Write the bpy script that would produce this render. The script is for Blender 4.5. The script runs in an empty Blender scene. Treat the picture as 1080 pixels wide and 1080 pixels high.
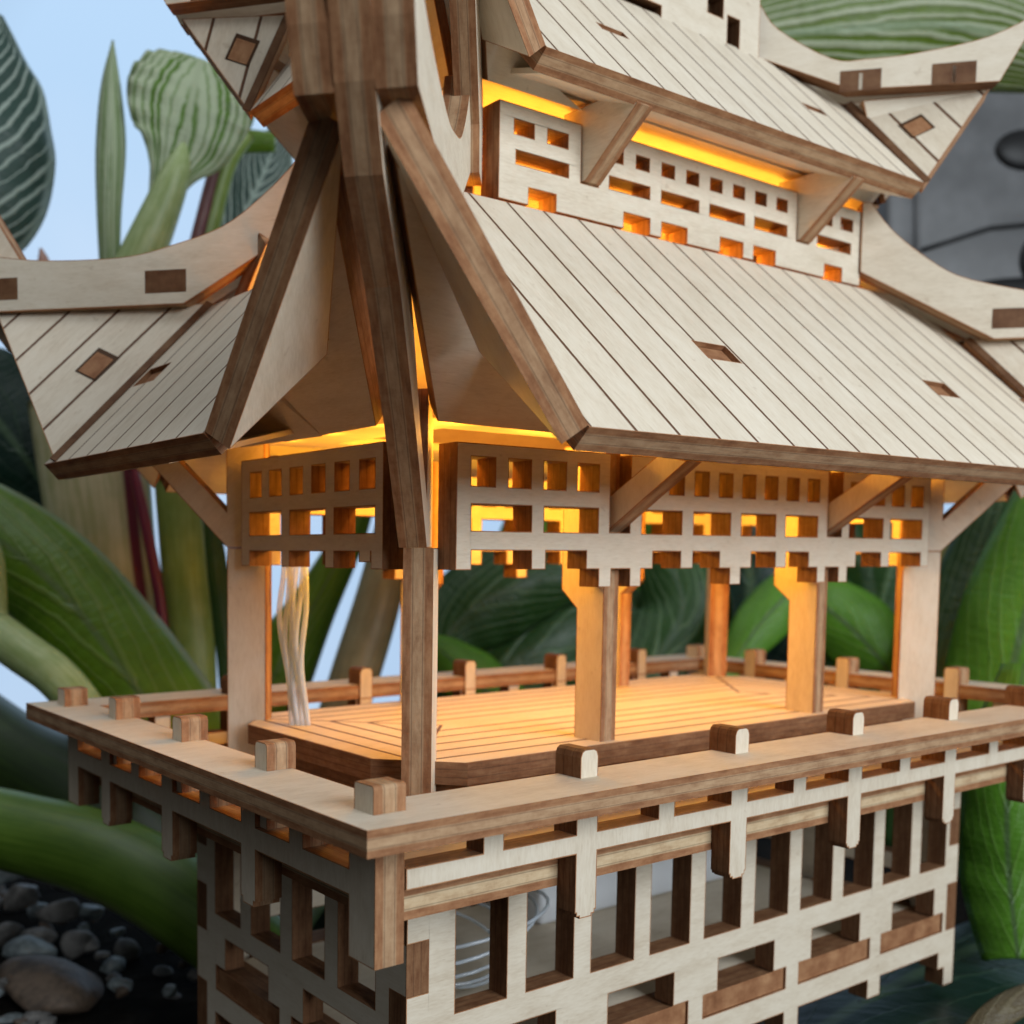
import bpy, bmesh, math, random
import numpy as np
from mathutils import Vector, Matrix
from mathutils.geometry import tessellate_polygon
random.seed(7)
S = bpy.context.scene
S.unit_settings.system = 'METRIC'; S.unit_settings.scale_length = 0.01      # one unit is a centimetre

# ------------------------------------------------------------------ camera
CF, YAW, PITCH, ROLL = 1135.887, 0.5815, -0.072, 0.0042
CPOS = Vector((-5.7607, -8.0294, 2.5972)); PPX, PPY = 342.51, 663.64
FW = Vector((math.sin(YAW)*math.cos(PITCH), math.cos(YAW)*math.cos(PITCH), math.sin(PITCH)))
_r = Vector((math.cos(YAW), -math.sin(YAW), 0)); _u = _r.cross(FW)
RT = _r*math.cos(ROLL)+_u*math.sin(ROLL); UP = -_r*math.sin(ROLL)+_u*math.cos(ROLL)
cam = bpy.data.cameras.new('camera'); camo = bpy.data.objects.new('camera', cam)
S.collection.objects.link(camo); S.camera = camo
camo.matrix_world = Matrix(((RT.x, UP.x, -FW.x, CPOS.x), (RT.y, UP.y, -FW.y, CPOS.y), (RT.z, UP.z, -FW.z, CPOS.z), (0, 0, 0, 1)))
cam.sensor_width = 36; cam.lens = CF/1080*36
cam.shift_x = (540-PPX)/1080; cam.shift_y = (PPY-540)/1080
cam.clip_start = 0.1; cam.clip_end = 500
cam.dof.use_dof = True; cam.dof.focus_distance = 12.8; cam.dof.aperture_fstop = 0.34
S.view_settings.view_transform = 'Standard'; S.view_settings.look = 'None'
S.view_settings.exposure = 0.0; S.view_settings.gamma = 1.0
S.view_settings.use_curve_mapping = False

# ------------------------------------------------------------------ daylight: pale sky behind, dim room in front
W = bpy.data.worlds.new('World'); S.world = W; W.use_nodes = True
nt = W.node_tree; nt.nodes.clear()
def wn(t, **k):
    n = nt.nodes.new(t)
    for a, b in k.items(): setattr(n, a, b)
    return n
out = wn('ShaderNodeOutputWorld'); bg = wn('ShaderNodeBackground'); tc = wn('ShaderNodeTexCoord')
dot = wn('ShaderNodeVectorMath', operation='DOT_PRODUCT'); dot.inputs[1].default_value = (0.70, 0.70, 0.08)
mr = wn('ShaderNodeMapRange'); mr.inputs['From Min'].default_value = 0.60; mr.inputs['From Max'].default_value = 0.84
sep = wn('ShaderNodeSeparateXYZ'); mz = wn('ShaderNodeMapRange'); mz.inputs['From Min'].default_value = -0.25; mz.inputs['From Max'].default_value = 0.6
skyc = wn('ShaderNodeMixRGB'); skyc.inputs[1].default_value = (0.43, 0.60, 0.83, 1); skyc.inputs[2].default_value = (0.52, 0.74, 1.0, 1)
up = wn('ShaderNodeMapRange'); up.inputs['From Min'].default_value = 0.15; up.inputs['From Max'].default_value = 0.9
room = wn('ShaderNodeMixRGB'); room.inputs[1].default_value = (0.02, 0.018, 0.016, 1); room.inputs[2].default_value = (0.24, 0.26, 0.27, 1)
mix = wn('ShaderNodeMixRGB')
L = nt.links.new
L(tc.outputs['Generated'], dot.inputs[0]); L(dot.outputs['Value'], mr.inputs['Value']); L(tc.outputs['Generated'], sep.inputs[0])
L(sep.outputs['Z'], mz.inputs['Value']); L(mz.outputs[0], skyc.inputs[0]); L(sep.outputs['Z'], up.inputs['Value']); L(up.outputs[0], room.inputs[0])
cl = wn('ShaderNodeTexNoise'); cl.inputs['Scale'].default_value = 3.2; cl.inputs['Detail'].default_value = 3; L(tc.outputs['Generated'], cl.inputs['Vector'])
cm = wn('ShaderNodeMapRange'); cm.inputs['From Min'].default_value = 0.42; cm.inputs['From Max'].default_value = 0.75; cm.inputs['To Max'].default_value = 0.45; L(cl.outputs['Fac'], cm.inputs['Value'])
cmx = wn('ShaderNodeMixRGB'); cmx.inputs[2].default_value = (0.72, 0.84, 1.0, 1); L(cm.outputs[0], cmx.inputs[0])
L(mr.outputs[0], mix.inputs[0]); L(room.outputs[0], mix.inputs[1]); L(skyc.outputs[0], cmx.inputs[1]); L(cmx.outputs[0], mix.inputs[2]); L(mix.outputs[0], bg.inputs[0]); L(bg.outputs[0], out.inputs[0])
bg.inputs[1].default_value = 1.0

def area(name, loc, target, size, power, col):
    l = bpy.data.lights.new(name, 'AREA'); l.shape = 'RECTANGLE'; l.size = size[0]; l.size_y = size[1]; l.energy = power; l.color = col
    o = bpy.data.objects.new(name, l); S.collection.objects.link(o); o.location = loc
    o.rotation_euler = (Vector(target)-Vector(loc)).to_track_quat('-Z', 'Y').to_euler(); o['kind'] = 'structure'
    return o
area('window_light', (11, -50, 21), (8, 3, 2), (46, 32), 37000, (0.88, 0.95, 1.0))
area('skylight', (-14, 14, 60), (6, 5, 4), (40, 40), 8800, (0.92, 0.96, 1.0))

def bulb(loc, power, r=0.25, col=(1.0, 0.39, 0.03)):
    l = bpy.data.lights.new('led_light', 'POINT'); l.energy = power; l.color = col; l.shadow_soft_size = r
    o = bpy.data.objects.new('led_light', l); S.collection.objects.link(o); o.location = loc
for x in (4.6, 7.4, 10.2, 13.0): bulb((x, 5.0, 3.3), 195, 0.25, (1.0, 0.49, 0.03))                    # the string inside the lower storey
for x in (3.6, 5.2, 7.4, 9.4, 10.7, 12.8, 14.0): bulb((x, 3.0, 4.15), 42, 0.1)
for y in (3.9, 5.2, 6.4): bulb((3.0, y, 4.15), 10, 0.1)
bulb((3.7, 4.0, 5.0), 150)
for x in (5.6, 9.0, 12.4): bulb((x, 5.0, 7.8), 105)                           # and inside the upper storey
for x in (5.44, 7.42, 8.3, 9.72, 10.6, 12.6): bulb((x, 3.93, 7.62), 26, 0.06)
for k in range(9): bulb((5.0+0.98*k, 3.9, 8.30), 16, 0.15)

# ------------------------------------------------------------------ materials
def mat(name):
    m = bpy.data.materials.new(name); m.use_nodes = True
    n = m.node_tree.nodes; n.clear()
    o = n.new('ShaderNodeOutputMaterial'); b = n.new('ShaderNodeBsdfPrincipled')
    m.node_tree.links.new(b.outputs[0], o.inputs[0])
    return m, m.node_tree, b
class G:                                       # small node-graph helper
    def __init__(s, t): s.t = t
    def n(s, typ, ins=None, **k):
        x = s.t.nodes.new(typ)
        for a, v in k.items(): setattr(x, a, v)
        for a, v in (ins or {}).items():
            if isinstance(v, bpy.types.NodeSocket): s.t.links.new(v, x.inputs[a])
            else: x.inputs[a].default_value = v
        return x
    def m(s, op, a, b=0.0, c=None):
        ins = {0: a, 1: b}
        if c is not None: ins[2] = c
        return s.n('ShaderNodeMath', ins, operation=op).outputs[0]
    def mix(s, f, a, b): return s.n('ShaderNodeMixRGB', {0: f, 1: a, 2: b}).outputs[0]
    def ramp(s, f, stops):
        r = s.n('ShaderNodeValToRGB', {0: f}); e = r.color_ramp.elements
        while len(e) < len(stops): e.new(0.5)
        for q, (p, c) in zip(e, stops): q.position = p; q.color = (*c, 1) if len(c) == 3 else c
        return r.outputs[0]
    def noise(s, vec, scale, detail=4, rough=0.55): return s.n('ShaderNodeTexNoise', {'Vector': vec, 'Scale': scale, 'Detail': detail, 'Roughness': rough}).outputs['Fac']
    def smooth(s, v, a, b): return s.n('ShaderNodeMapRange', {0: v, 1: a, 2: b}, interpolation_type='SMOOTHSTEP').outputs[0]

def grain(g, along='u', tone=1.0):
    uv = g.n('ShaderNodeUVMap').outputs[0]
    oi = g.n('ShaderNodeObjectInfo').outputs['Random']
    off = g.n('ShaderNodeCombineXYZ', {0: g.m('MULTIPLY', oi, 37.0), 1: g.m('MULTIPLY', oi, 91.0), 2: oi}).outputs[0]
    p = g.n('ShaderNodeVectorMath', {0: uv, 1: off}, operation='ADD').outputs[0]
    sc = (1.1, 4.2, 1) if along == 'u' else (4.2, 1.1, 1)
    st = g.n('ShaderNodeMapping', {0: p, 3: sc}).outputs[0]
    sc2 = (6.5, 38.0, 1) if along == 'u' else (38.0, 6.5, 1)
    st2 = g.n('ShaderNodeMapping', {0: p, 3: sc2}).outputs[0]
    n1 = g.noise(st, 1.3, 5, 0.6); n2 = g.noise(st2, 1.0, 3, 0.6); n3 = g.noise(p, 0.8, 3)
    f = g.m('ADD', g.m('MULTIPLY', n1, 0.40), g.m('ADD', g.m('MULTIPLY', n2, 0.35), g.m('MULTIPLY', n3, 0.25)))
    t = tone
    f = g.m('ADD', f, g.m('MULTIPLY', g.m('SUBTRACT', oi, 0.5), 0.10))
    c = g.ramp(f, [(0.30, (0.565*t, 0.465*t, 0.345*t)), (0.5, (0.69*t, 0.60*t, 0.475*t)), (0.68, (0.765*t, 0.685*t, 0.565*t))])
    fl = g.noise(g.n('ShaderNodeMapping', {0: p, 3: (5.0, 34.0, 1) if along == 'u' else (34.0, 5.0, 1)}).outputs[0], 1.0, 2)
    c = g.mix(g.m('MULTIPLY', g.smooth(fl, 0.62, 0.74), 0.20), c, (0.40, 0.27, 0.15, 1))
    sp = g.noise(p, 5.0, 2); c = g.mix(g.m('MULTIPLY', g.smooth(sp, 0.69, 0.76), 0.22), c, (0.30, 0.19, 0.10, 1))
    return uv, p, c, f
def ply_face(name, along='u', tone=1.0):
    m, t, b = mat(name); g = G(t); uv, p, c, f = grain(g, along, tone)
    t.links.new(c, b.inputs['Base Color']); b.inputs['Roughness'].default_value = 0.62; b.inputs['Specular IOR Level'].default_value = 0.25
    bm_ = g.n('ShaderNodeBump', {'Strength': 0.16, 'Distance': 0.03, 'Height': f}); t.links.new(bm_.outputs[0], b.inputs['Normal'])
    return m
def ply_edge(name, light=0.0, tone=1.0):       # laser-burnt plywood edge, the middle veneer paler when light > 0
    m, t, b = mat(name); g = G(t)
    uv = g.n('ShaderNodeUVMap').outputs[0]; oi = g.n('ShaderNodeObjectInfo').outputs['Random']
    off = g.n('ShaderNodeCombineXYZ', {0: g.m('MULTIPLY', oi, 53.0), 1: 0.0, 2: oi}).outputs[0]
    p = g.n('ShaderNodeVectorMath', {0: uv, 1: off}, operation='ADD').outputs[0]
    st = g.n('ShaderNodeMapping', {0: p, 3: (3.0, 5.0, 1)}).outputs[0]
    n1 = g.noise(st, 1.0, 5, 0.65); n2 = g.noise(p, 2.3, 4); n3 = g.noise(g.n('ShaderNodeMapping', {0: p, 3: (14.0, 2.5, 1)}).outputs[0], 1.0, 5, 0.75)
    f = g.m('ADD', g.m('MULTIPLY', n1, 0.45), g.m('ADD', g.m('MULTIPLY', n2, 0.35), g.m('MULTIPLY', n3, 0.20)))
    k = tone
    c = g.ramp(f, [(0.28, (0.085*k, 0.030*k, 0.012*k)), (0.46, (0.180*k, 0.080*k, 0.037*k)), (0.60, (0.255*k, 0.130*k, 0.064*k)), (0.76, (0.37*k, 0.215*k, 0.115*k))])
    v = g.n('ShaderNodeSeparateXYZ', {0: uv}).outputs[1]
    dv = g.m('ABSOLUTE', g.m('SUBTRACT', v, 0.5))
    core = g.m('SUBTRACT', 1.0, g.smooth(dv, 0.19, 0.26))
    cc = g.ramp(f, [(0.35, (0.40, 0.25, 0.14)), (0.5, (0.58, 0.42, 0.255)), (0.68, (0.70, 0.55, 0.36))])
    c = g.mix(g.m('MULTIPLY', core, light), c, cc)
    glue = g.m('MULTIPLY', g.smooth(dv, 0.14, 0.17), g.m('SUBTRACT', 1.0, g.smooth(dv, 0.17, 0.21)))
    c = g.mix(g.m('MULTIPLY', glue, 0.45), c, (0.035, 0.014, 0.009, 1))
    t.links.new(c, b.inputs['Base Color']); b.inputs['Roughness'].default_value = 0.7; b.inputs['Specular IOR Level'].default_value = 0.2
    bm_ = g.n('ShaderNodeBump', {'Strength': 0.35, 'Distance': 0.03, 'Height': f}); t.links.new(bm_.outputs[0], b.inputs['Normal'])
    return m
def roof_mat(name, pitch, phase, width=0.042):  # engraved plank lines at constant u
    m, t, b = mat(name); g = G(t); uv, p, c, f = grain(g, 'v', 1.04)
    u = g.n('ShaderNodeSeparateXYZ', {0: uv}).outputs[0]
    wob = g.m('MULTIPLY', g.m('SUBTRACT', g.noise(p, 9.0, 2), 0.5), 0.012)
    q = g.m('FRACT', g.m('DIVIDE', g.m('ADD', g.m('SUBTRACT', u, phase), wob), pitch))
    d = g.m('MULTIPLY', g.m('MINIMUM', q, g.m('SUBTRACT', 1.0, q)), pitch)
    ln = g.m('SUBTRACT', 1.0, g.smooth(d, width*0.4, width*0.75))
    tone = g.n('ShaderNodeTexWhiteNoise', {'W': g.m('FLOOR', g.m('DIVIDE', g.m('SUBTRACT', u, phase), pitch))}, noise_dimensions='1D').outputs['Value']
    c = g.mix(g.m('MULTIPLY', tone, 0.10), c, (0.50, 0.41, 0.30, 1))
    c = g.mix(ln, c, (0.135, 0.060, 0.030, 1))
    t.links.new(c, b.inputs['Base Color']); b.inputs['Roughness'].default_value = 0.6; b.inputs['Specular IOR Level'].default_value = 0.25
    bm_ = g.n('ShaderNodeBump', {'Strength': 0.7, 'Distance': 0.03, 'Height': g.m('SUBTRACT', g.m('MULTIPLY', f, 0.15), ln)}); t.links.new(bm_.outputs[0], b.inputs['Normal'])
    return m
def floor_mat(name, hx, hy, pitch):            # concentric mitred boards, uv centred on the slab
    m, t, b = mat(name); g = G(t); uv, p, c, f = grain(g, 'u', 0.93)
    s = g.n('ShaderNodeSeparateXYZ', {0: uv})
    dx = g.m('SUBTRACT', hx, g.m('ABSOLUTE', s.outputs[0])); dy = g.m('SUBTRACT', hy, g.m('ABSOLUTE', s.outputs[1]))
    d = g.m('MINIMUM', dx, dy)
    q = g.m('FRACT', g.m('DIVIDE', d, pitch)); e = g.m('MULTIPLY', g.m('MINIMUM', q, g.m('SUBTRACT', 1.0, q)), pitch)
    ln = g.m('SUBTRACT', 1.0, g.smooth(e, 0.018, 0.042))
    mi = g.m('SUBTRACT', 1.0, g.smooth(g.m('ABSOLUTE', g.m('SUBTRACT', dx, dy)), 0.02, 0.05))
    mi = g.m('MULTIPLY', mi, g.m('GREATER_THAN', d, 0.3))
    ln = g.m('MAXIMUM', ln, mi)
    c = g.mix(ln, c, (0.10, 0.042, 0.02, 1))
    t.links.new(c, b.inputs['Base Color']); b.inputs['Roughness'].default_value = 0.55
    bm_ = g.n('ShaderNodeBump', {'Strength': 0.6, 'Distance': 0.03, 'Height': g.m('SUBTRACT', g.m('MULTIPLY', f, 0.15), ln)}); t.links.new(bm_.outputs[0], b.inputs['Normal'])
    return m
FACE = ply_face('birch_face'); FACEV = ply_face('birch_face_upright', 'v'); EDGE = ply_edge('burnt_edge')
EDGEM = ply_edge('burnt_edge_worn', 0.42, 1.5); EDGEW = ply_edge('sky_lit_wing_edge', 0.34, 1.95); EDGEL = ply_edge('pale_core_edge', 1.0, 1.6); EDGED = ply_edge('dark_burnt_edge', 0.0, 0.72)  # EDGEW: sky light on the wing edges, put into a brighter tone
ROOFL = roof_mat('roof_boards', 0.70, 0.02); ROOFU = roof_mat('upper_roof_boards', 0.685, 0.20, 0.040); ROOFW = roof_mat('wing_boards', 0.72, 0.38)
SCORCH = ply_edge('scorched_rim', 0.0, 1.9)
DARKCUT = ply_edge('dark_cut', 0.0, 0.35)  # very dark tone for the plates around the wing tenons
FLOOR = floor_mat('floor_boards', 6.3, 2.55, 0.43)

# ------------------------------------------------------------------ mesh helpers
ROOT = bpy.data.objects.new('wooden_pavilion_model', None); S.collection.objects.link(ROOT)
ROOT['label'] = 'laser-cut birch plywood pavilion model with tiered plank roofs, lit orange inside'; ROOT['category'] = 'model building'
def link(name, bm, mats, parent=None, smooth=False):
    me = bpy.data.meshes.new(name); bm.to_mesh(me); bm.free()
    for m in mats: me.materials.append(m)
    if smooth:
        for p in me.polygons: p.use_smooth = True
    o = bpy.data.objects.new(name, me); S.collection.objects.link(o)
    if parent is not None: o.parent = parent
    return o
LX, LY = 17.5, 10.0
def mirf(mx, my, lx=LX):
    def f(p):
        p = Vector(p)
        if mx: p.x = lx-p.x
        if my: p.y = LY-p.y
        return p
    return f
ID = lambda p: Vector(p)
def rim(bm, mi):
    """thin scorched rim where a pale face meets the cut"""
    for side in (0, 2):
        fs = [f for f in bm.faces if f.material_index == side]
        if not fs: continue
        r = bmesh.ops.inset_region(bm, faces=fs, use_boundary=True, use_even_offset=True, use_interpolate=True, thickness=0.013)
        for f in r['faces']: f.material_index = mi
def finish(bm, xf):
    for v in bm.verts: v.co = xf(v.co)
    bmesh.ops.recalc_face_normals(bm, faces=bm.faces[:])

def panel(name, fr, t, rects, holes=(), xf=ID, mats=None, parent=ROOT, flip=False):
    """rectilinear sheet in the frame fr=(origin, u axis, v axis, normal): union of rects minus holes, thickness t behind the front face"""
    o, au, av, an = [Vector(q) for q in fr]
    us = sorted({round(q, 4) for r in list(rects)+list(holes) for q in (r[0], r[1])})
    vs = sorted({round(q, 4) for r in list(rects)+list(holes) for q in (r[2], r[3])})
    inn = lambda rs, u, v: any(r[0] < u < r[1] and r[2] < v < r[3] for r in rs)
    nu, nv = len(us)-1, len(vs)-1
    solid = [[inn(rects, (us[i]+us[i+1])/2, (vs[j]+vs[j+1])/2) and not inn(holes, (us[i]+us[i+1])/2, (vs[j]+vs[j+1])/2) for j in range(nv)] for i in range(nu)]
    bm = bmesh.new(); uvl = bm.loops.layers.uv.new('UVMap'); cache = {}
    def V(i, j, k):
        if (i, j, k) not in cache: cache[(i, j, k)] = bm.verts.new(o+au*us[i]+av*vs[j]-an*(t*k))
        return cache[(i, j, k)]
    def face(vl, uvs, mi):
        f = bm.faces.new(vl); f.material_index = mi
        for l, q in zip(f.loops, uvs): l[uvl].uv = q
    for i in range(nu):
        for j in range(nv):
            if not solid[i][j]: continue
            a, b, c, d = us[i], us[i+1], vs[j], vs[j+1]
            uq = [(a, c), (b, c), (b, d), (a, d)]
            for k in (0, 1): face([V(i, j, k), V(i+1, j, k), V(i+1, j+1, k), V(i, j+1, k)], uq, 0 if k == 0 else 2 if len(mats or ()) > 2 else 0)
            for di, dj, e0, e1, l0, l1 in ((-1, 0, (i, j), (i, j+1), c, d), (1, 0, (i+1, j), (i+1, j+1), c, d), (0, -1, (i, j), (i+1, j), a, b), (0, 1, (i, j+1), (i+1, j+1), a, b)):
                ii, jj = i+di, j+dj
                if 0 <= ii < nu and 0 <= jj < nv and solid[ii][jj]: continue
                face([V(*e0, 0), V(*e1, 0), V(*e1, 1), V(*e0, 1)], [(l0, 0), (l1, 0), (l1, 1), (l0, 1)], 1)
    finish(bm, xf)
    mats = list(mats or [FACE, EDGE]); mats += [mats[0]]*(3-len(mats))
    if mats[0] is not mats[1]: rim(bm, 3)
    return link(name, bm, mats+[SCORCH], parent)

def plate(name, pts, nrm, t, xf=ID, mats=None, parent=ROOT, uax=None, pale=()):
    """flat sheet from a 3-D outline: pts lie on the front face, thickness t goes along -nrm"""
    P = [Vector(p) for p in pts]; n = Vector(nrm).normalized()
    ua = Vector(uax).normalized() if uax else (P[1]-P[0]).normalized()
    ua = (ua-n*ua.dot(n)).normalized(); va = n.cross(ua)
    bm = bmesh.new(); uvl = bm.loops.layers.uv.new('UVMap')
    A = [bm.verts.new(p) for p in P]; B = [bm.verts.new(p-n*t) for p in P]
    tris = tessellate_polygon([P])
    for vs, mi in ((A, 0), (B, 2 if mats and len(mats) > 2 else 0)):
        for tr in tris:
            f = bm.faces.new([vs[i] for i in tr]); f.material_index = mi
            for l, i in zip(f.loops, tr): l[uvl].uv = (P[i].dot(ua), P[i].dot(va))
    s = 0.0
    for i in range(len(P)):
        j = (i+1) % len(P); d = (P[j]-P[i]).length
        f = bm.faces.new([A[i], A[j], B[j], B[i]]); f.material_index = 0 if i in pale else 1
        for l, q in zip(f.loops, ((s, 0), (s+d, 0), (s+d, 1), (s, 1))): l[uvl].uv = q
        s += d
    finish(bm, xf)
    mats = list(mats or [FACE, EDGE]); mats += [mats[0]]*(3-len(mats))
    if mats[0] is not mats[1]: rim(bm, 3)
    return link(name, bm, mats+[SCORCH], parent)
def normal3(a, b, c): return (Vector(b)-Vector(a)).cross(Vector(c)-Vector(a)).normalized()

MIR = [(0, 0), (1, 0), (0, 1), (1, 1)]
# ------------------------------------------------------------------ base, deck and balcony
T = 0.28
rail = panel('balcony_rail', ((0, 0, 0), (1, 0, 0), (0, 1, 0), (0, 0, 1)), 0.27, [(0, 17.5, 0, 10)], [(0.95, 16.55, 0.95, 9.05)], mats=[FACE, EDGEM])
deck = panel('deck_board', ((0, 0, -0.97), (1, 0, 0), (0, 1, 0), (0, 0, 1)), 0.36, [(0.89, 16.61, 0.89, 9.11)], mats=[FACE, EDGEL])
def post_profile(w, z0, z1, c=0.075):
    return [(-w, z0), (w, z0), (w, z1-c*1.3), (w-c*0.35, z1-c*0.4), (w-c, z1), (-w+c, z1), (-w+c*0.35, z1-c*0.4), (-w, z1-c*1.3)]
def rail_post(c, axis, xf=ID):
    pr = post_profile(0.145, -0.96, 0.33, 0.07 if axis == 'y' else 0.045)
    if axis == 'y':
        plate('rail_post', [(c+u, 0.585, max(z, -0.262)) for u, z in pr], (0, -1, 0), 0.40, xf, [FACEV, EDGE], rail)
        plate('rail_post', [(c-0.145, 0.886, -0.966), (c+0.145, 0.886, -0.966), (c+0.145, 0.886, -0.266), (c-0.145, 0.886, -0.266)], (0, -1, 0), 0.10, xf, [FACEV, EDGE], rail)
    else: plate('rail_post', [(0.585, c+u, z) for u, z in pr], (-1, 0, 0), 0.40, xf, [FACEV, EDGEM], rail)
PX = [3.58, 6.42, 9.10, 11.76, 14.42]; PY = [3.0, 5.3, 7.6]
for m in (0, 1):
    for x in PX: rail_post(x, 'y', mirf(0, m))
    for y in PY: rail_post(y, 'x', mirf(m, 0))
for mx, my in MIR:
    plate('corner_rail_post', [(0.40, 0.62+u, z) for u, z in post_profile(0.17, -0.26, 0.29, 0.03)], (-1, 0, 0), 0.40, mirf(mx, my), [FACEV, EDGEM], rail)
# skirt strips with hanging pendants
def skirt_long(xf):
    r = [(0.93, 16.57, -0.89, -0.66)]
    for x in PX:
        r += [(x-0.175, x+0.175, -1.59, -0.272), (x-0.15, x+0.15, -1.635, -1.59), (x-0.10, x+0.10, -1.665, -1.635)]
    for x in (2.13, 4.98, 7.75, 10.43, 13.13, 15.7): r.append((x-0.15, x+0.15, -0.66, -0.272))
    panel('balcony_skirt', ((0, 0.60, 0), (1, 0, 0), (0, 0, 1), (0, -1, 0)), T, r, xf=xf, mats=[FACEV, EDGE])
def skirt_short(xf):
    r = [(0.58, 9.42, -0.98, -0.70), (0.58, 1.05, -1.64, -0.272), (8.95, 9.42, -1.64, -0.272)]
    for y in (3.2, 5.5, 7.75): r += [(y-0.18, y+0.18, -1.62, -0.272), (y-0.13, y+0.13, -1.69, -1.62)]
    for y in (2.1, 4.35, 6.6): r.append((y-0.15, y+0.15, -0.70, -0.272))
    panel('balcony_skirt', ((0.52, 0, 0), (0, 1, 0), (0, 0, 1), (-1, 0, 0)), 0.37, r, xf=xf, mats=[FACEV, EDGEM])
for m in (0, 1): skirt_long(mirf(0, m)); skirt_short(mirf(m, 0))
# base walls
ZT = -1.335
def wall_long(xf):
    r = [(2.15, 15.35, -4.9, ZT), (2.15, 2.72, -5.22, -4.9), (14.78, 15.35, -5.22, -4.9), (2.15, 2.5, -5.58, -5.22), (15.0, 15.35, -5.58, -5.22)]
    h = [(2.93+1.23*k, 3.81+1.23*k, -3.24, -1.62) for k in range(10)]
    for k in range(5):
        c = 4.01+2.455*k
        h += [(c-0.71, c+0.71, -4.14, -3.63), (c-1.05, c+1.05, -4.50, -4.14)]
        if k < 4: r.append((c+1.03, c+1.43, -5.24, -4.9))
    for a, b in ((2.15, 2.49), (15.01, 15.35)): h += [(a, b, -2.87, -2.2), (a, b, -4.5, -3.62)]
    w = panel('base_wall', ((0, 2.15, 0), (1, 0, 0), (0, 0, 1), (0, -1, 0)), 0.34, r, h, xf=xf)
    for k in range(5):
        c = 4.01+2.455*k
        panel('floor_tenon', ((0, 2.19, 0), (1, 0, 0), (0, 0, 1), (0, -1, 0)), 0.5, [(c-1.045, c+1.045, -4.496, -4.17)], xf=xf, mats=[EDGEM, EDGE], parent=w)
def wall_short(xf):
    r = [(2.495, 7.505, -4.9, ZT), (2.152, 2.495, -2.865, -2.205), (7.505, 7.848, -2.865, -2.205), (2.152, 2.495, -4.495, -3.625), (7.505, 7.848, -4.495, -3.625)]
    r += [(2.495, 2.8, -5.22, -4.9), (7.2, 7.505, -5.22, -4.9), (4.8, 5.2, -5.24, -4.9)]
    h = [(a, b, -3.25, -1.62) for a, b in ((2.8, 3.65), (3.98, 4.82), (5.16, 6.02), (6.36, 7.2))]
    for c in (3.84, 6.18): h += [(c-0.68, c+0.68, -4.10, -3.58), (c-1.0, c+1.0, -4.50, -4.10)]
    w = panel('base_wall', ((2.15, 0, 0), (0, 1, 0), (0, 0, 1), (-1, 0, 0)), 0.34, r, h, xf=xf)
    for c in (3.84, 6.18): panel('floor_tenon', ((2.19, 0, 0), (0, 1, 0), (0, 0, 1), (-1, 0, 0)), 0.5, [(c-0.995, c+0.995, -4.496, -4.17)], xf=xf, mats=[EDGEM, EDGE], parent=w)
for m in (0, 1): wall_long(mirf(0, m)); wall_short(mirf(m, 0))
panel('base_floor', ((0, 0, -4.175), (1, 0, 0), (0, 1, 0), (0, 0, 1)), 0.31, [(2.7, 14.8, 2.7, 7.3)])
# pavilion floor: upper octagonal slab on an inset lower slab
def octo(x0, x1, y0, y1, c): return [(x0+c, y0), (x1-c, y0), (x1, y0+c), (x1, y1-c), (x1-c, y1), (x0+c, y1), (x0, y1-c), (x0, y0+c)]
def slab(name, o, z, t, mats):
    ob = plate(name, [(x-8.75, y-5, z) for x, y in o], (0, 0, 1), t, lambda p: Vector(p)+Vector((8.75, 5, 0)), mats, uax=(1, 0, 0)); return ob
slab('pavilion_floor', octo(2.45, 15.05, 2.45, 7.55, 0.9), -0.12, 0.30, [FLOOR, EDGE])
slab('floor_step', octo(2.60, 14.90, 2.60, 7.40, 0.9), -0.423, 0.545, [FACE, EDGED])

# ------------------------------------------------------------------ lower storey
def lat_long(xf):
    r = [(3.11, 14.39, 2.62, 3.98)]
    def leg(a, b, z): r.append((a, b, z, 2.62))
    half = [(3.11, 3.37, 2.37), (4.42, 4.68, 2.37), (5.46, 6.83, 2.37), (5.71, 5.96, 2.115), (6.35, 6.58, 2.115), (7.45, 7.73, 2.37)]
    for a, b, z in half: leg(a, b, z); leg(17.5-b, 17.5-a, z)
    leg(8.36, 9.14, 2.37); leg(8.62, 8.88, 2.115)
    h = [(5.91, 6.33, 2.88, 4.0), (11.17, 11.59, 2.88, 4.0)]
    for a, b in ((3.35, 3.76), (3.99, 4.39), (4.62, 5.04), (5.26, 5.68)): h += [(a, b, 3.44, 3.81), (17.5-b, 17.5-a, 3.44, 3.81)]
    for a, b in ((3.36, 4.41), (4.64, 5.68)): h += [(a, b, 2.87, 3.21), (17.5-b, 17.5-a, 2.87, 3.21)]
    for k in range(8): h.append((6.59+0.571*k, 6.92+0.571*k, 3.45, 3.81))
    for k in range(4): h.append((6.58+1.145*k, 7.46+1.145*k, 2.87, 3.21))
    panel('lattice_panel', ((0, 2.46, 0), (1, 0, 0), (0, 0, 1), (0, -1, 0)), 0.36, r, h, xf=xf, mats=[FACE, EDGE])
def lat_short(xf):
    r = [(3.13, 6.87, 2.60, 4.0), (3.13, 3.39, 2.37, 2.6), (4.26, 4.48, 2.37, 2.6), (5.43, 5.65, 2.37, 2.6), (6.61, 6.87, 2.37, 2.6), (3.4, 3.66, 2.46, 2.6)]
    h = [(3.31+0.586*k, 3.66+0.586*k, 3.42, 3.80) for k in range(6)]+[(a, b, 2.84, 3.19) for a, b in ((3.31, 4.26), (4.48, 5.42), (5.66, 6.61))]
    panel('lattice_panel', ((2.46, 0, 0), (0, 1, 0), (0, 0, 1), (-1, 0, 0)), 0.36, r, h, xf=xf, mats=[FACE, EDGE])
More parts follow.
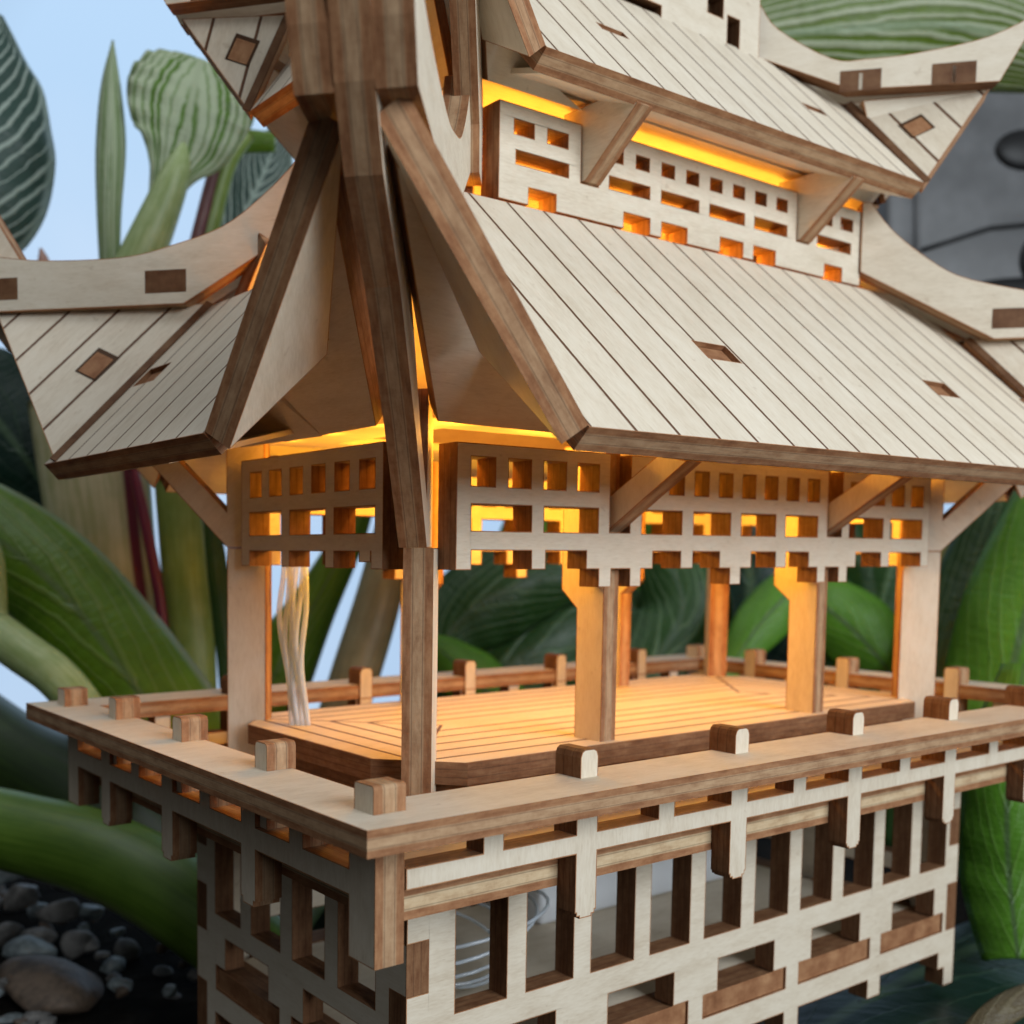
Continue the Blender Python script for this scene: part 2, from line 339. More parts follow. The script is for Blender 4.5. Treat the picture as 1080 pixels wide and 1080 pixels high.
for m in (0, 1): lat_long(mirf(0, m)); lat_short(mirf(m, 0))
# posts between the bays, each one sheet with an outward strut
for my in (0, 1):
    for x in (6.15, 11.35):
        pr = [(2.62, -0.96), (3.13, -0.96), (3.13, 1.78), (3.44, 2.05), (3.44, 4.15), (2.64, 4.15), (2.64, 3.34), (1.70, 3.92), (1.25, 3.80), (2.60, 2.89), (2.62, 2.6)]
        plate('bay_post', [(x-0.15, y, z) for y, z in pr], (-1, 0, 0), 0.30, mirf(0, my), [FACEV, EDGEM])
# corner posts and hip ribs, sheets standing on the diagonals
def diag(c0=0.0, d=0.0):                        # (u, z) -> point on the diagonal plane y - x = c0, pushed sideways by d
    k = d/math.sqrt(2)
    return lambda u, z: (u-c0/2+k, u+c0/2-k, z)
DN = (1/math.sqrt(2), -1/math.sqrt(2), 0)
RIB = [(2.57, 2.65), (1.68, 3.96), (0.70, 5.2), (-0.10, 5.9), (-0.45, 6.5), (-0.68, 7.1), (-0.82, 7.8), (-0.86, 8.5),
       (-0.30, 8.2), (0.1, 7.3), (0.5, 6.75), (1.25, 5.5), (1.99, 4.05), (2.33, 3.57), (2.57, 3.22), (2.57, 3.57), (2.33, 3.575), (1.995, 4.06), (2.4, 6.4), (3.0, 5.5), (3.0, 2.65)]
RIB = RIB[:14]+[(2.56, 3.23), (2.56, 4.6), (3.0, 4.6), (3.0, 2.65)]
def smooth_arc(P, a, b):
    Q = [P[a-1]]+list(P[a:b+1])+[P[min(b+1, len(P)-1)]]; o = list(P[:a])
    for i in range(1, len(Q)-2):
        p0, p1, p2, p3 = [np.array(q, float) for q in Q[i-1:i+3]]
        if i == 1: p0 = 2*p1-p2
        if i == len(Q)-3: p3 = 2*p2-p1
        for k in range(4):
            t = k/4; o.append(tuple(0.5*(2*p1+(p2-p0)*t+(2*p0-5*p1+4*p2-p3)*t*t+(3*p1-p0-3*p2+p3)*t**3)))
    return o+list(P[b:])
BOARD = [(2.15, 6.44), (-0.42, 6.44), (-0.60, 6.9), (-0.80, 7.6), (-0.86, 8.05), (-0.55, 7.55), (-0.24, 7.34), (0.36, 7.23), (0.95, 7.19), (1.53, 7.21), (1.98, 7.33), (2.59, 7.58), (3.04, 8.0), (3.41, 8.48), (3.65, 8.95), (3.75, 8.95), (3.75, 7.72)]
for mx, my in MIR:
    c0 = 0.07 if (mx, my) == (0, 0) else 0.0
    near_ = (mx, my) == (0, 0)
    xf = mirf(mx, my); D = diag(-0.03 if c0 else 0.0, 0.19)
    plate('corner_post', [D(u, z) for u, z in [(2.57, -0.96), (3.02, -0.96), (3.02, 2.648), (2.57, 2.648)]], DN, 0.38, xf, [FACEV, EDGEM])
    D = diag(c0, 0.175)
    SB = smooth_arc(BOARD if near_ else [(2.15, 6.44), (-0.42, 6.44), (-0.70, 6.85), (-0.95, 7.20), (-1.02, 7.42), (-0.66, 7.36)]+BOARD[6:], 4, 14)
    plate('hip_rib', [D(u, z) for u, z in RIB], DN, 0.35, xf, [FACEV, EDGEM])
    for s in (1, -1):
        d = 0.178 if s > 0 else -0.178-0.35
        D = diag(c0, d+0.35)
        b = plate('hip_board', [D(u, z) for u, z in SB], DN, 0.35, xf, [FACE, EDGEM])
        if (mx, my) == (0, 0): continue
        # sockets at the foot of the board with the wing tabs showing in them
        for u0, u1 in ((1.70, 2.18), (-0.25, 0.17)):
            D2 = diag(c0, (0.535 if s > 0 else -0.178-0.33))
            plate('wing_tab', [D2(u, z) for u, z in [(u0, 6.62), (u1, 6.62), (u1, 6.97), (u0, 6.97)]], DN, 0.02 if s > 0 else 0.022, xf, [EDGED, EDGED], b)

# roofs --------------------------------------------------------------------------------------------------------
def roof_panel(name, E0, E1, slope, run, mats, holes, xf, inward, t=0.31):
    """rectangular panel rising from the eave E0-E1 (top surface); holes in (along, up-slope) coordinates"""
    E0, E1 = Vector(E0), Vector(E1); au = (E1-E0).normalized(); inn = Vector(inward)
    av = (inn+Vector((0, 0, slope))).normalized(); an = au.cross(av)
    if an.z < 0: an = -an
    w = (E1-E0).length; h = run*math.sqrt(1+slope*slope)
    o = panel(name, (E0, au, av, an), t, [(0, w, 0, h)], holes, xf, mats)
    for (a, b, c, d) in holes:
        panel('strut_tenon', (E0-an*0.07, au, av, an), 0.1, [(a+0.012, b-0.012, c+0.012, d-0.012)], (), xf, [EDGEM, EDGED], o)
    return o, an
SL = 0.99; RS = math.sqrt(1+SL*SL)
ROOFM = [ROOFL, EDGEM, FACE]
for m in (0, 1):
    hs = [(6.1-2.62, 6.78-2.62, 1.24*RS, 1.50*RS), (11.76-2.62, 12.42-2.62, 1.24*RS, 1.50*RS)]
    roof_panel('roof_panel', (2.62, -0.2, 3.88), (15.02, -0.2, 3.88), SL, 3.6, ROOFM, hs, mirf(0, m), (0, 1, 0))
    hs = [(0.55, 1.3, 1.2*RS, 1.48*RS), (3.95, 4.7, 1.2*RS, 1.48*RS)]
    roof_panel('roof_panel', (-0.35, 2.62, 3.88), (-0.35, 7.88, 3.88), SL, 2.62, ROOFM, hs, mirf(m, 0), (1, 0, 0))
# swept wings: triangle from the eave end to the rib tip, hinged along the end of the panel
def flatten(P, A, B, C_):
    n = normal3(A, B, C_); return [Vector(p)-n*(Vector(p)-Vector(A)).dot(n) for p in P], n
def wing(E, Tp, Fd, xf, ua, t, tenon=None):
    n = normal3(E, Tp, Fd); n = n if n.z > 0 else -n
    o = plate('roof_wing', [E, Tp, Fd], n, t, xf, [ROOFW, EDGEW, FACE], uax=ua)
    if tenon:
        A, B, C_ = Vector(E), Vector(Tp), Vector(Fd); c = A*tenon[0]+B*tenon[1]+C_*tenon[2]; e = (C_-A).normalized(); f = n.cross(e)
        q = [c+e*p*tenon[3]+f*q*tenon[4]+n*0.012 for p, q in ((-1, -1), (1, -1), (1, 1), (-1, 1))]
        plate('tenon_socket', q, n, 0.05, xf, [DARKCUT, DARKCUT], o)  # flat dark plate drawn as the socket, no hole is cut
        q2 = [c+e*(p*tenon[3]*0.80)+f*(r_*tenon[4]*0.78)-e*0.03+n*0.016 for p, r_ in ((-1, -1), (1, -1), (1, 1), (-1, 1))]
        plate('wing_tenon', q2, n, 0.05, xf, [EDGEM, EDGED], o)
        out_ = (B-(A+C_)/2).normalized(); out_ = (out_-e*out_.dot(e)).normalized()
        plate('fold_edge', [A+n*0.010-out_*0.02, A+n*0.010+out_*0.10, C_+n*0.010+out_*0.10, C_+n*0.010-out_*0.02], n, 0.04, xf, [EDGED, EDGED], o)
    return o
for mx, my in MIR:
    xf = mirf(mx, my); near = (mx, my) == (0, 0)
    Fv = (2.55, 2.25, 6.50) if not near else (2.45, 0.92, 4.99)
    F2 = (2.25, 2.55, 6.50) if not near else (0.86, 2.52, 5.02)
    tip1 = (0.0, -0.50, 6.50) if near else (0.05, -0.42, 6.52)
    tip2 = (-0.42, 0.32, 6.55) if near else (-0.42, 0.05, 6.52)
    tn = None if near else (0.40, 0.24, 0.36, 0.28, 0.22)
    wing((2.60, -0.2, 3.90), tip1, Fv, xf, (1, 0, 0), 0.33, tn)
    wing((-0.35, 2.60, 3.90), tip2, F2, xf, (0, 1, 0), 0.36, tn)
    # inner soffits sweeping up to the rib
    A, B, C_ = (2.76, 2.42, 4.20), (5.5, 2.42, 4.18), (0.12, -0.18, 6.05) if near else (1.1, 0.45, 5.5)
    P, n = flatten([A, B, (5.5, 1.57, 4.83), (4.3, 1.35, 5.0), (2.9, 1.2, 5.1), C_], A, B, C_); n = n if n.z < 0 else -n
    plate('corner_soffit', P, n, 0.26, xf, [FACE, EDGE], pale=(0, 1))
    A, B, C_ = (2.42, 3.24, 4.20), (2.42, 5.5, 4.18), (-0.05, 0.62, 6.10) if near else (0.45, 1.1, 5.5)
    P, n = flatten([A, B, (1.57, 5.5, 4.83), (1.35, 4.3, 5.0), (1.2, 2.9, 5.1), C_], A, B, C_); n = n if n.z < 0 else -n
    plate('corner_soffit', P, n, 0.26, xf, [FACE, EDGE], pale=(0, 1))
for m in (0, 1):
    n = Vector((0, 0.265, -1)).normalized()
    plate('eave_soffit', [(4.1, 0.08, 3.66), (14.75, 0.08, 3.66), (13.6, 2.95, 4.42), (5.4, 2.95, 4.42)], n, 0.07, mirf(0, m), [FACE, FACE])
    n = Vector((0.252, 0, -1)).normalized()
    plate('eave_soffit', [(-0.07, 4.1, 3.66), (-0.07, 7.75, 3.66), (2.95, 6.4, 4.42), (2.95, 5.3, 4.42)], n, 0.07, mirf(m, 0), [FACE, FACE])

# ceilings, ring-shaped below the hollow lower roof
panel('ceiling_panel', ((0, 0, 4.43), (1, 0, 0), (0, 1, 0), (0, 0, -1)), -0.12, [(2.9, 14.6, 2.85, 7.15)], [(3.9, 13.6, 3.7, 6.3)], mats=[FACE, FACE])
panel('ceiling_panel', ((0, 0, 9.26), (1, 0, 0), (0, 1, 0), (0, 0, -1)), -0.12, [(4.3, 13.8, 3.46, 6.54)], mats=[FACE, FACE])
# ------------------------------------------------------------------ upper storey
UX = 18.04
umir = lambda mx, my: mirf(mx, my, UX)
def ulat_long(xf):
    r = [(4.60, 13.44, 7.48, 8.80)]
    h = [(6.20, 6.57, 7.98, 9.0), (11.47, 11.84, 7.98, 9.0)]
    for a, b in ((4.88, 5.26), (5.52, 5.93)): h += [(a, b, 8.40, 8.60), (UX-b, UX-a, 8.40, 8.60)]
    h += [(4.92, 5.95, 8.0, 8.185), (UX-5.95, UX-4.92, 8.0, 8.185), (5.17, 5.71, 7.40, 7.72), (UX-5.71, UX-5.17, 7.4, 7.72)]
    for k in range(8): h.append((6.79+0.586*k, 7.09+0.586*k, 8.41, 8.605))
    for k in range(4): h.append((6.80+1.168*k, 7.70+1.168*k, 8.005, 8.19))
    for a, b in ((7.13, 7.72), (7.99, 8.60), (9.42, 10.02), (10.30, 10.90)): h.append((a, b, 7.4, 7.72))
    panel('lattice_panel', ((0, 3.42, 0), (1, 0, 0), (0, 0, 1), (0, -1, 0)), 0.36, r, h, xf=xf, mats=[FACE, EDGE])
def ulat_short(xf):
    r = [(3.85, 6.15, 7.48, 8.80)]
    h = [(4.1+0.5*k, 4.4+0.5*k, 8.40, 8.60) for k in range(4)]+[(4.1, 4.9, 8.0, 8.19), (5.1, 5.9, 8.0, 8.19)]
    panel('lattice_panel', ((4.15, 0, 0), (0, 1, 0), (0, 0, 1), (-1, 0, 0)), 0.36, r, h, xf=xf, mats=[FACE, EDGE])
for m in (0, 1):
    ulat_long(umir(0, m)); ulat_short(umir(m, 0))
    for x in (6.385, 11.655):
        plate('eave_bracket', [(x-0.16, y, z) for y, z in [(3.80, 7.99), (3.36, 7.99), (2.42, 8.78), (2.6, 9.06), (3.80, 9.06)]], (-1, 0, 0), 0.32, umir(0, m), [FACE, EDGEM])
SU = 1.14; RU = math.sqrt(1+SU*SU)
UM = [ROOFU, EDGEM, FACE]
for m in (0, 1):
    hs = [(6.42-4.32, 6.98-4.32, 1.02*RU, 1.14*RU), (11.45-4.32, 12.0-4.32, 1.02*RU, 1.14*RU)]
    roof_panel('upper_roof_panel', (4.32, 2.25, 8.98), (13.36, 2.25, 8.98), SU, 2.22, UM, hs, umir(0, m), (0, 1, 0))
    roof_panel('upper_roof_panel', (2.45 if m == 0 else 4.05, 3.42, 9.2 if m == 0 else 9.0), (2.45 if m == 0 else 4.05, 6.58, 9.2 if m == 0 else 9.0), 1.3, 1.5 if m == 0 else 0.9, UM, [], umir(m, 0), (1, 0, 0))
    n = Vector((0, 0.42, -1)).normalized()
    plate('eave_soffit', [(4.45, 2.50, 8.78), (13.3, 2.50, 8.78), (13.0, 3.62, 9.25), (4.8, 3.62, 9.25)], n, 0.07, umir(0, m), [FACE, FACE])
UB = [(3.74, 10.83), (2.05, 10.78), (1.62, 11.9), (2.2, 11.55), (2.97, 11.38), (3.59, 11.34), (3.99, 11.40), (4.63, 11.98), (4.86, 12.45), (4.92, 11.55)]
UBF = [q for q in UB if q[0] < 3.9]
URIB = [(3.72, 7.7), (3.66, 8.3), (2.9, 9.35), (2.25, 10.3), (1.85, 11.1), (1.6, 12.0), (2.3, 11.7), (2.9, 10.6), (3.5, 9.6), (4.1, 8.9), (4.1, 7.7)]
URIBP = [(3.72, 7.7), (3.62, 8.6), (4.1, 8.6), (4.1, 7.7)]
URIBF = [(3.72, 7.7), (3.66, 8.3), (2.9, 9.35), (2.5, 9.95), (2.75, 10.2), (3.5, 9.6), (4.1, 8.9), (4.1, 7.7)]
for mx, my in MIR:
    xf = umir(mx, my); near = (mx, my) == (0, 0)
    c0 = -0.62 if near else 0.5 if (mx, my) == (0, 1) else -1.04
    du = 0.52 if mx else 0.0
    plate('hip_rib', [diag(c0, 0.16)(u+du, z) for u, z in (URIB if near else URIBP)], DN, 0.32, xf, [FACEV, EDGEM])
    for s in (1, -1):
        if mx and my: continue
        d = 0.163 if s > 0 else -0.163-0.33
        b = plate('hip_board', [diag(c0, d+0.33)(u+du, z) for u, z in (UBF if mx and my else smooth_arc(UB, 2, 8))], DN, 0.33, xf, [FACE, EDGE])
        if near: continue
        for u0, u1 in ((3.42, 3.9), (2.34, 2.84)):
            D2 = diag(c0, (0.50 if s > 0 else -0.163-0.31))
            plate('wing_tab', [D2(u-0.02+du, z) for u, z in [(u0, 10.80), (u1, 10.80), (u1, 11.16), (u0, 11.16)]], DN, 0.022, xf, [EDGED, EDGED], b)
            plate('wing_tab', [D2(u-0.02+du, z) for u, z in [((u0+u1)/2-0.02, 10.82), ((u0+u1)/2+0.02, 10.82), ((u0+u1)/2+0.02, 11.1), ((u0+u1)/2-0.02, 11.1)]], DN, 0.03, xf, [FACE, FACE], b)
    tip1 = (3.2, 2.0, 10.82) if mx else (2.45, 1.75, 10.85); tip2 = (3.02, 2.18, 10.80) if mx else (1.80, 2.45, 10.75)
    if mx and my: tip1, tip2 = (4.0, 2.6, 9.9), (3.9, 2.8, 9.9)
    F1 = (4.70, 3.74, 10.80) if mx else (4.30, 3.74, 10.78) if not near else (4.30, 3.15, 9.55)
    F2 = (4.55, 3.60, 10.76) if mx else (3.10, 3.55, 10.72) if not near else (2.85, 3.42, 9.7)
    wing((4.70 if mx else 4.30, 2.25, 9.0), tip1, F1, xf, (1, 0, 0), 0.26, None if near else (0.36, 0.30, 0.34, 0.20, 0.22))
    wing((4.1, 3.38, 9.02) if mx else (2.45, 3.38, 9.22), tip2, F2, xf, (0, 1, 0), 0.26, None if near else (0.36, 0.30, 0.34, 0.22, 0.2))
    A, B, C_ = (4.35, 3.40, 8.98), (6.2, 3.40, 8.98), (3.15, 2.3, 10.9) if near else (4.1, 2.75, 9.7) if mx else (3.5, 2.75, 10.1)
    P, n = flatten([A, B, (4.6, 2.55, 9.05), C_], A, B, C_); n = n if n.z < 0 else -n
    plate('corner_soffit', P, n, 0.18, xf, [FACE, EDGE], pale=(0, 1))
    A, B, C_ = (4.0, 3.75, 8.98), (4.0, 5.0, 8.98), (2.6, 2.9, 10.9) if near else (3.7, 3.35, 9.7) if mx else (2.9, 3.3, 10.0)
    P, n = flatten([A, B, (3.75 if mx else 3.0, 3.7, 9.25), C_], A, B, C_); n = n if n.z < 0 else -n
    plate('corner_soffit', P, n, 0.18, xf, [FACE, EDGE], pale=(0, 1))
# third tier base standing on the upper roof
for m in (0, 1):
    r = [(6.4, 11.64, 11.62, 14.5), (9.02, 11.64, 11.33, 11.62)]
    h = [(10.20, 10.62, 11.84, 12.2), (10.74, 11.08, 11.3, 11.93), (9.0, 9.4, 11.9, 12.3), (8.0, 8.4, 11.9, 12.3), (6.9, 7.3, 11.9, 12.3)]
    panel('lattice_panel', ((0, 4.40, 0), (1, 0, 0), (0, 0, 1), (0, -1, 0)), 0.3, r, h, xf=umir(0, m), mats=[FACE, EDGED])

# ------------------------------------------------------------------ light cord, coil and battery box
def clear_mat():
    m, t, b = mat('clear_plastic'); b.inputs['Base Color'].default_value = (0.80, 0.90, 1.0, 1); b.inputs['Roughness'].default_value = 0.14; b.inputs['Specular IOR Level'].default_value = 0.9
    g = G(t); tr = g.n('ShaderNodeBsdfTransparent', {0: (0.97, 0.96, 0.95, 1)}); lw = g.n('ShaderNodeLayerWeight', {0: 0.35}).outputs['Facing']
    mx = g.n('ShaderNodeMixShader', {0: g.m('ADD', 0.42, g.m('MULTIPLY', lw, 0.4)), 1: tr.outputs[0], 2: b.outputs[0]})
    o = [x for x in t.nodes if x.type == 'OUTPUT_MATERIAL'][0]; t.links.new(mx.outputs[0], o.inputs[0]); return m
CLEAR = clear_mat()
def tube(bm, pts, rad, seg=10):
    P = [Vector(p) for p in pts]; rings = []
    for i, p in enumerate(P):
        t = (P[min(i+1, len(P)-1)]-P[max(i-1, 0)]).normalized()
        a = t.cross(Vector((0.31, 0.17, 0.94)));  a = a.normalized() if a.length > 1e-4 else Vector((1, 0, 0)); b = t.cross(a)
        r = rad[i] if isinstance(rad, (list, tuple)) else rad
        rings.append([bm.verts.new(p+a*(math.cos(k*2*math.pi/seg)*r)+b*(math.sin(k*2*math.pi/seg)*r)) for k in range(seg)])
    for A, B in zip(rings, rings[1:]):
        for k in range(seg): bm.faces.new([A[k], A[(k+1) % seg], B[(k+1) % seg], B[k]])
    bm.faces.new(rings[0][::-1]); bm.faces.new(rings[-1])
def tag(o, label, cat, group=None):
    o['label'] = label; o['category'] = cat
    if group: o['group'] = group
    return o
cord = bpy.data.objects.new('light_cord', None); S.collection.objects.link(cord); cord.location = (0, 0, 0)
tag(cord, 'bundle of clear light wires rising from the pavilion floor into the left lattice', 'light cord')
for k in range(6):
    bm = bmesh.new(); pts = []; off = (k-2.5)*0.085
    for i in range(25):
        s_ = i/24; tw = 0.9*math.sin(2.2*s_+0.3)+0.25*math.sin(9*s_+k)
        sq = 0.62+0.55*min(1.0, s_*1.6)+0.03*math.sin(11*s_+2*k)
        px_, py_ = off*sq*math.cos(tw), off*sq*math.sin(tw)
        bow = 0.10*math.sin(math.pi*s_)
        pts.append((3.12+0.33*s_-bow+px_*0.88-py_*0.48+0.02*math.sin(7*s_+k*2), 6.16+0.70*s_-px_*0.48-py_*0.88, -0.15+2.9*s_))
    tube(bm, pts, 0.045, 12); link('wire', bm, [CLEAR], cord, True)
coil = bpy.data.objects.new('wire_coil', None); S.collection.objects.link(coil)
tag(coil, 'loose coil of clear plastic wire lying inside the lattice base', 'wire coil')
for k in range(5):
    bm = bmesh.new(); R = 1.05+0.14*k
    tube(bm, [(4.95+R*math.cos(q/30*2*math.pi)+0.05*k, 4.9+0.9*R*math.sin(q/30*2*math.pi), -3.62+0.10*k+0.32*math.sin(q/30*2*math.pi+0.6*k)) for q in range(31)], 0.028, 8)
    link('wire_loop', bm, [CLEAR], coil, True)
m, t, b = mat('white_plastic'); b.inputs['Base Color'].default_value = (0.80, 0.83, 0.88, 1); b.inputs['Roughness'].default_value = 0.35; WHITEP = m
def rbox(bm, lo, hi, bev):
    lo, hi = Vector(lo), Vector(hi)
    r = bmesh.ops.create_cube(bm, size=1.0); 
    for v in r['verts']: v.co = Vector((lo.x+(v.co.x+0.5)*(hi.x-lo.x), lo.y+(v.co.y+0.5)*(hi.y-lo.y), lo.z+(v.co.z+0.5)*(hi.z-lo.z)))
    es = list({e for v in r['verts'] for e in v.link_edges})
    bmesh.ops.bevel(bm, geom=es, offset=bev, segments=3, affect='EDGES', profile=0.5)
batt = bpy.data.objects.new('battery_box', None); S.collection.objects.link(batt)
tag(batt, 'pale blue-white battery box standing behind the slots of the lattice base', 'battery box')
bm = bmesh.new(); rbox(bm, (8.0, 5.75, -4.17), (13.6, 7.0, -2.75), 0.1); link('case', bm, [WHITEP], batt, True)
bm = bmesh.new(); rbox(bm, (8.2, 5.69, -3.3), (13.4, 5.76, -2.85), 0.02); link('lid', bm, [WHITEP], batt, True)

# ------------------------------------------------------------------ plants, stones and the rest behind
def at(u, v, w): return CPOS+(FW+RT*((u-PPX)/CF)-UP*((v-PPY)/CF))*w
def leaf_mat(name, dark, pale, n=9.0, k=0.8, width=0.2, rib=None, edge=None, gloss=0.4, soft=0.6):
    m, t, b = mat(name); g = G(t)
    uv = g.n('ShaderNodeUVMap').outputs[0]; s = g.n('ShaderNodeSeparateXYZ', {0: uv}); u = g.m('ABSOLUTE', s.outputs[0]); v = s.outputs[1]
    nz = g.noise(g.n('ShaderNodeMapping', {0: uv, 3: (1.2, 5.0, 1)}).outputs[0], 2.0, 4)
    ph = g.m('ADD', g.m('SUBTRACT', g.m('MULTIPLY', v, n), g.m('MULTIPLY', g.m('POWER', u, 1.25), k*n)), g.m('MULTIPLY', g.m('SUBTRACT', nz, 0.5), 0.9))
    q = g.m('FRACT', ph); q = g.m('MINIMUM', q, g.m('SUBTRACT', 1.0, q))
    vary = g.n('ShaderNodeTexWhiteNoise', {'W': g.m('FLOOR', g.m('ADD', ph, 0.5))}, noise_dimensions='1D').outputs['Value']
    wd = g.m('MULTIPLY', g.m('ADD', 0.45, vary), width)
    st = g.m('SUBTRACT', 1.0, g.smooth(g.m('DIVIDE', q, wd), 1.0-soft, 1.0+soft*0.3))
    fine = g.noise(g.n('ShaderNodeMapping', {0: uv, 3: (3.0, 60.0, 1)}).outputs[0], 1.0, 3)
    d2 = tuple(c*1.75 for c in dark); c = g.mix(g.m('MULTIPLY', fine, 0.8), (*dark, 1), (*d2, 1))
    mot = g.noise(uv, 3.0, 3); c = g.mix(g.m('MULTIPLY', g.smooth(mot, 0.4, 0.7), 0.35), c, tuple(x*0.55 for x in dark)+(1,))
    c = g.mix(g.m('MULTIPLY', st, 0.85), c, (*pale, 1))
    if rib: c = g.mix(g.m('SUBTRACT', 1.0, g.smooth(u, 0.02, 0.09)), c, (*rib, 1))
    if edge: c = g.mix(g.smooth(u, 0.86, 0.95), c, (*edge, 1))
    t.links.new(c, b.inputs['Base Color']); b.inputs['Roughness'].default_value = gloss
    b.inputs['Subsurface Weight'].default_value = 0.0
    tr = g.n('ShaderNodeBsdfTranslucent', {0: c}); mx = g.n('ShaderNodeMixShader', {0: 0.38, 1: b.outputs[0], 2: tr.outputs[0]})
    o = [x for x in t.nodes if x.type == 'OUTPUT_MATERIAL'][0]; t.links.new(mx.outputs[0], o.inputs[0])
    bp = g.n('ShaderNodeBump', {'Strength': 0.3, 'Distance': 0.15, 'Height': g.m('ADD', st, fine)}); t.links.new(bp.outputs[0], b.inputs['Normal'])
    return m
def stalk_mat(name, c1, c2, streak=None):
    m, t, b = mat(name); g = G(t); uv = g.n('ShaderNodeUVMap').outputs[0]
    n = g.noise(g.n('ShaderNodeMapping', {0: uv, 3: (22.0, 1.5, 1)}).outputs[0], 1.0, 4); n2 = g.noise(uv, 4.0, 3)
    c = g.mix(g.smooth(g.m('ADD', g.m('MULTIPLY', n, 0.6), g.m('MULTIPLY', n2, 0.4)), 0.35, 0.65), (*c1, 1), (*c2, 1))
    if streak:
        s = g.n('ShaderNodeSeparateXYZ', {0: uv}).outputs[0]
        c = g.mix(g.m('SUBTRACT', 1.0, g.smooth(g.m('ABSOLUTE', g.m('SUBTRACT', s, streak[0])), streak[1]*0.5, streak[1])), c, (*streak[2], 1))
    t.links.new(c, b.inputs['Base Color']); b.inputs['Roughness'].default_value = 0.42
    return m
def spline(P, n):
    P = [np.array(p, float) for p in P]; Q = [2*P[0]-P[1]]+P+[2*P[-1]-P[-2]]; o = []
    for i in range(1, len(Q)-2):
        for k in range(n):
            s = k/n; a, b, c, d = Q[i-1:i+3]
            o.append(0.5*((2*b)+(c-a)*s+(2*a-5*b+4*c-d)*s*s+(3*b-a-3*c+d)*s**3))
    o.append(P[-1]); return o
def leaf(parent, pts, mt, camber=0.35, tilt=0.0, fold=0.0, name='leaf', thick=0.07):
    """pts: (px, py, half width px, distance) along the midrib"""
    sp = spline(pts, 8); C_ = [at(p[0], p[1], p[3]) for p in sp]; bm = bmesh.new(); uvl = bm.loops.layers.uv.new('UVMap'); M = 12; rows = []
    for i, p in enumerate(sp):
        t = (C_[min(i+1, len(C_)-1)]-C_[max(i-1, 0)]).normalized(); view = (C_[i]-CPOS).normalized()
        s = view.cross(t).normalized(); s = Matrix.Rotation(tilt, 3, t) @ s; nb = s.cross(t).normalized()
        if nb.dot(view) < 0: nb = -nb
        hw = max(p[2], 0.3)*p[3]/CF/max(0.35, abs(math.cos(tilt))); row = []
        for k in range(M+1):
            a = -1+2*k/M
            wob = 0.05*hw*math.sin(i*0.9+a*2.0)*abs(a)
            row.append(bm.verts.new(C_[i]+s*(a*hw)+nb*(camber*hw*a*a-fold*hw*abs(a)+wob)))
        rows.append(row)
    for i in range(len(rows)-1):
        for k in range(M):
            f = bm.faces.new([rows[i][k], rows[i][k+1], rows[i+1][k+1], rows[i+1][k]])
            for l, (kk, ii) in zip(f.loops, ((k, i), (k+1, i), (k+1, i+1), (k, i+1))): l[uvl].uv = (-1+2*kk/M, ii/(len(rows)-1))
    o = link(name, bm, [mt], parent, True)
    md = o.modifiers.new('thickness', 'SOLIDIFY'); md.thickness = thick
    return o
def stalk(parent, pts, mt, flat=1.0, name='stem'):
    sp = spline(pts, 8); C_ = [at(p[0], p[1], p[3]) for p in sp]; bm = bmesh.new(); uvl = bm.loops.layers.uv.new('UVMap'); rings = []; M = 20
    for i, p in enumerate(sp):
        t = (C_[min(i+1, len(C_)-1)]-C_[max(i-1, 0)]).normalized(); view = (C_[i]-CPOS).normalized(); s = view.cross(t).normalized(); nb = s.cross(t)
        hw = p[2]*p[3]/CF
        rings.append([bm.verts.new(C_[i]+s*(hw*math.cos(q*2*math.pi/M))+nb*(hw*flat*math.sin(q*2*math.pi/M))) for q in range(M)])
    for i in range(len(rings)-1):
        for k in range(M):
            f = bm.faces.new([rings[i][k], rings[i][(k+1) % M], rings[i+1][(k+1) % M], rings[i+1][k]])
            for l, (kk, ii) in zip(f.loops, ((k, i), (k+1, i), (k+1, i+1), (k, i+1))): l[uvl].uv = (0.5+0.5*math.cos(kk*2*math.pi/M), ii/(len(rings)-1)*3)
    bm.faces.new(rings[0]); bm.faces.new(rings[-1][::-1])
    return link(name, bm, [mt], parent, True)
def plant(name, label, base):
    o = bpy.data.objects.new(name, None); S.collection.objects.link(o); o.location = (0, 0, 0); tag(o, label, 'plant'); return o
TEAL = leaf_mat('leaf_teal_striped', (0.045, 0.085, 0.070), (0.56, 0.66, 0.58), 15, 0.35, 0.16, (0.42, 0.52, 0.45), (0.45, 0.55, 0.48))
MOTT = leaf_mat('leaf_pale_striped', (0.11, 0.22, 0.025), (0.68, 0.74, 0.54), 2.6, -2.4, 0.42, (0.55, 0.62, 0.42), None)
GREEN = leaf_mat('leaf_green', (0.12, 0.23, 0.014), (0.22, 0.33, 0.06), 7, 0.6, 0.15, (0.16, 0.25, 0.07), (0.35, 0.45, 0.27))
DARK = leaf_mat('leaf_dark_green', (0.030, 0.085, 0.018), (0.15, 0.25, 0.11), 6, 0.9, 0.12, (0.10, 0.17, 0.09), None)
MID = leaf_mat('leaf_mid_green', (0.11, 0.28, 0.024), (0.19, 0.38, 0.06), 8, 0.7, 0.12, (0.12, 0.22, 0.07), None)
TOPL = leaf_mat('leaf_top_striped', (0.13, 0.20, 0.020), (0.62, 0.66, 0.46), 3.0, 2.6, 0.36, (0.4, 0.5, 0.3), None)
BTEAL = leaf_mat('leaf_low_teal', (0.010, 0.036, 0.024), (0.05, 0.10, 0.06), 5, 0.9, 0.07, (0.10, 0.17, 0.09), None)
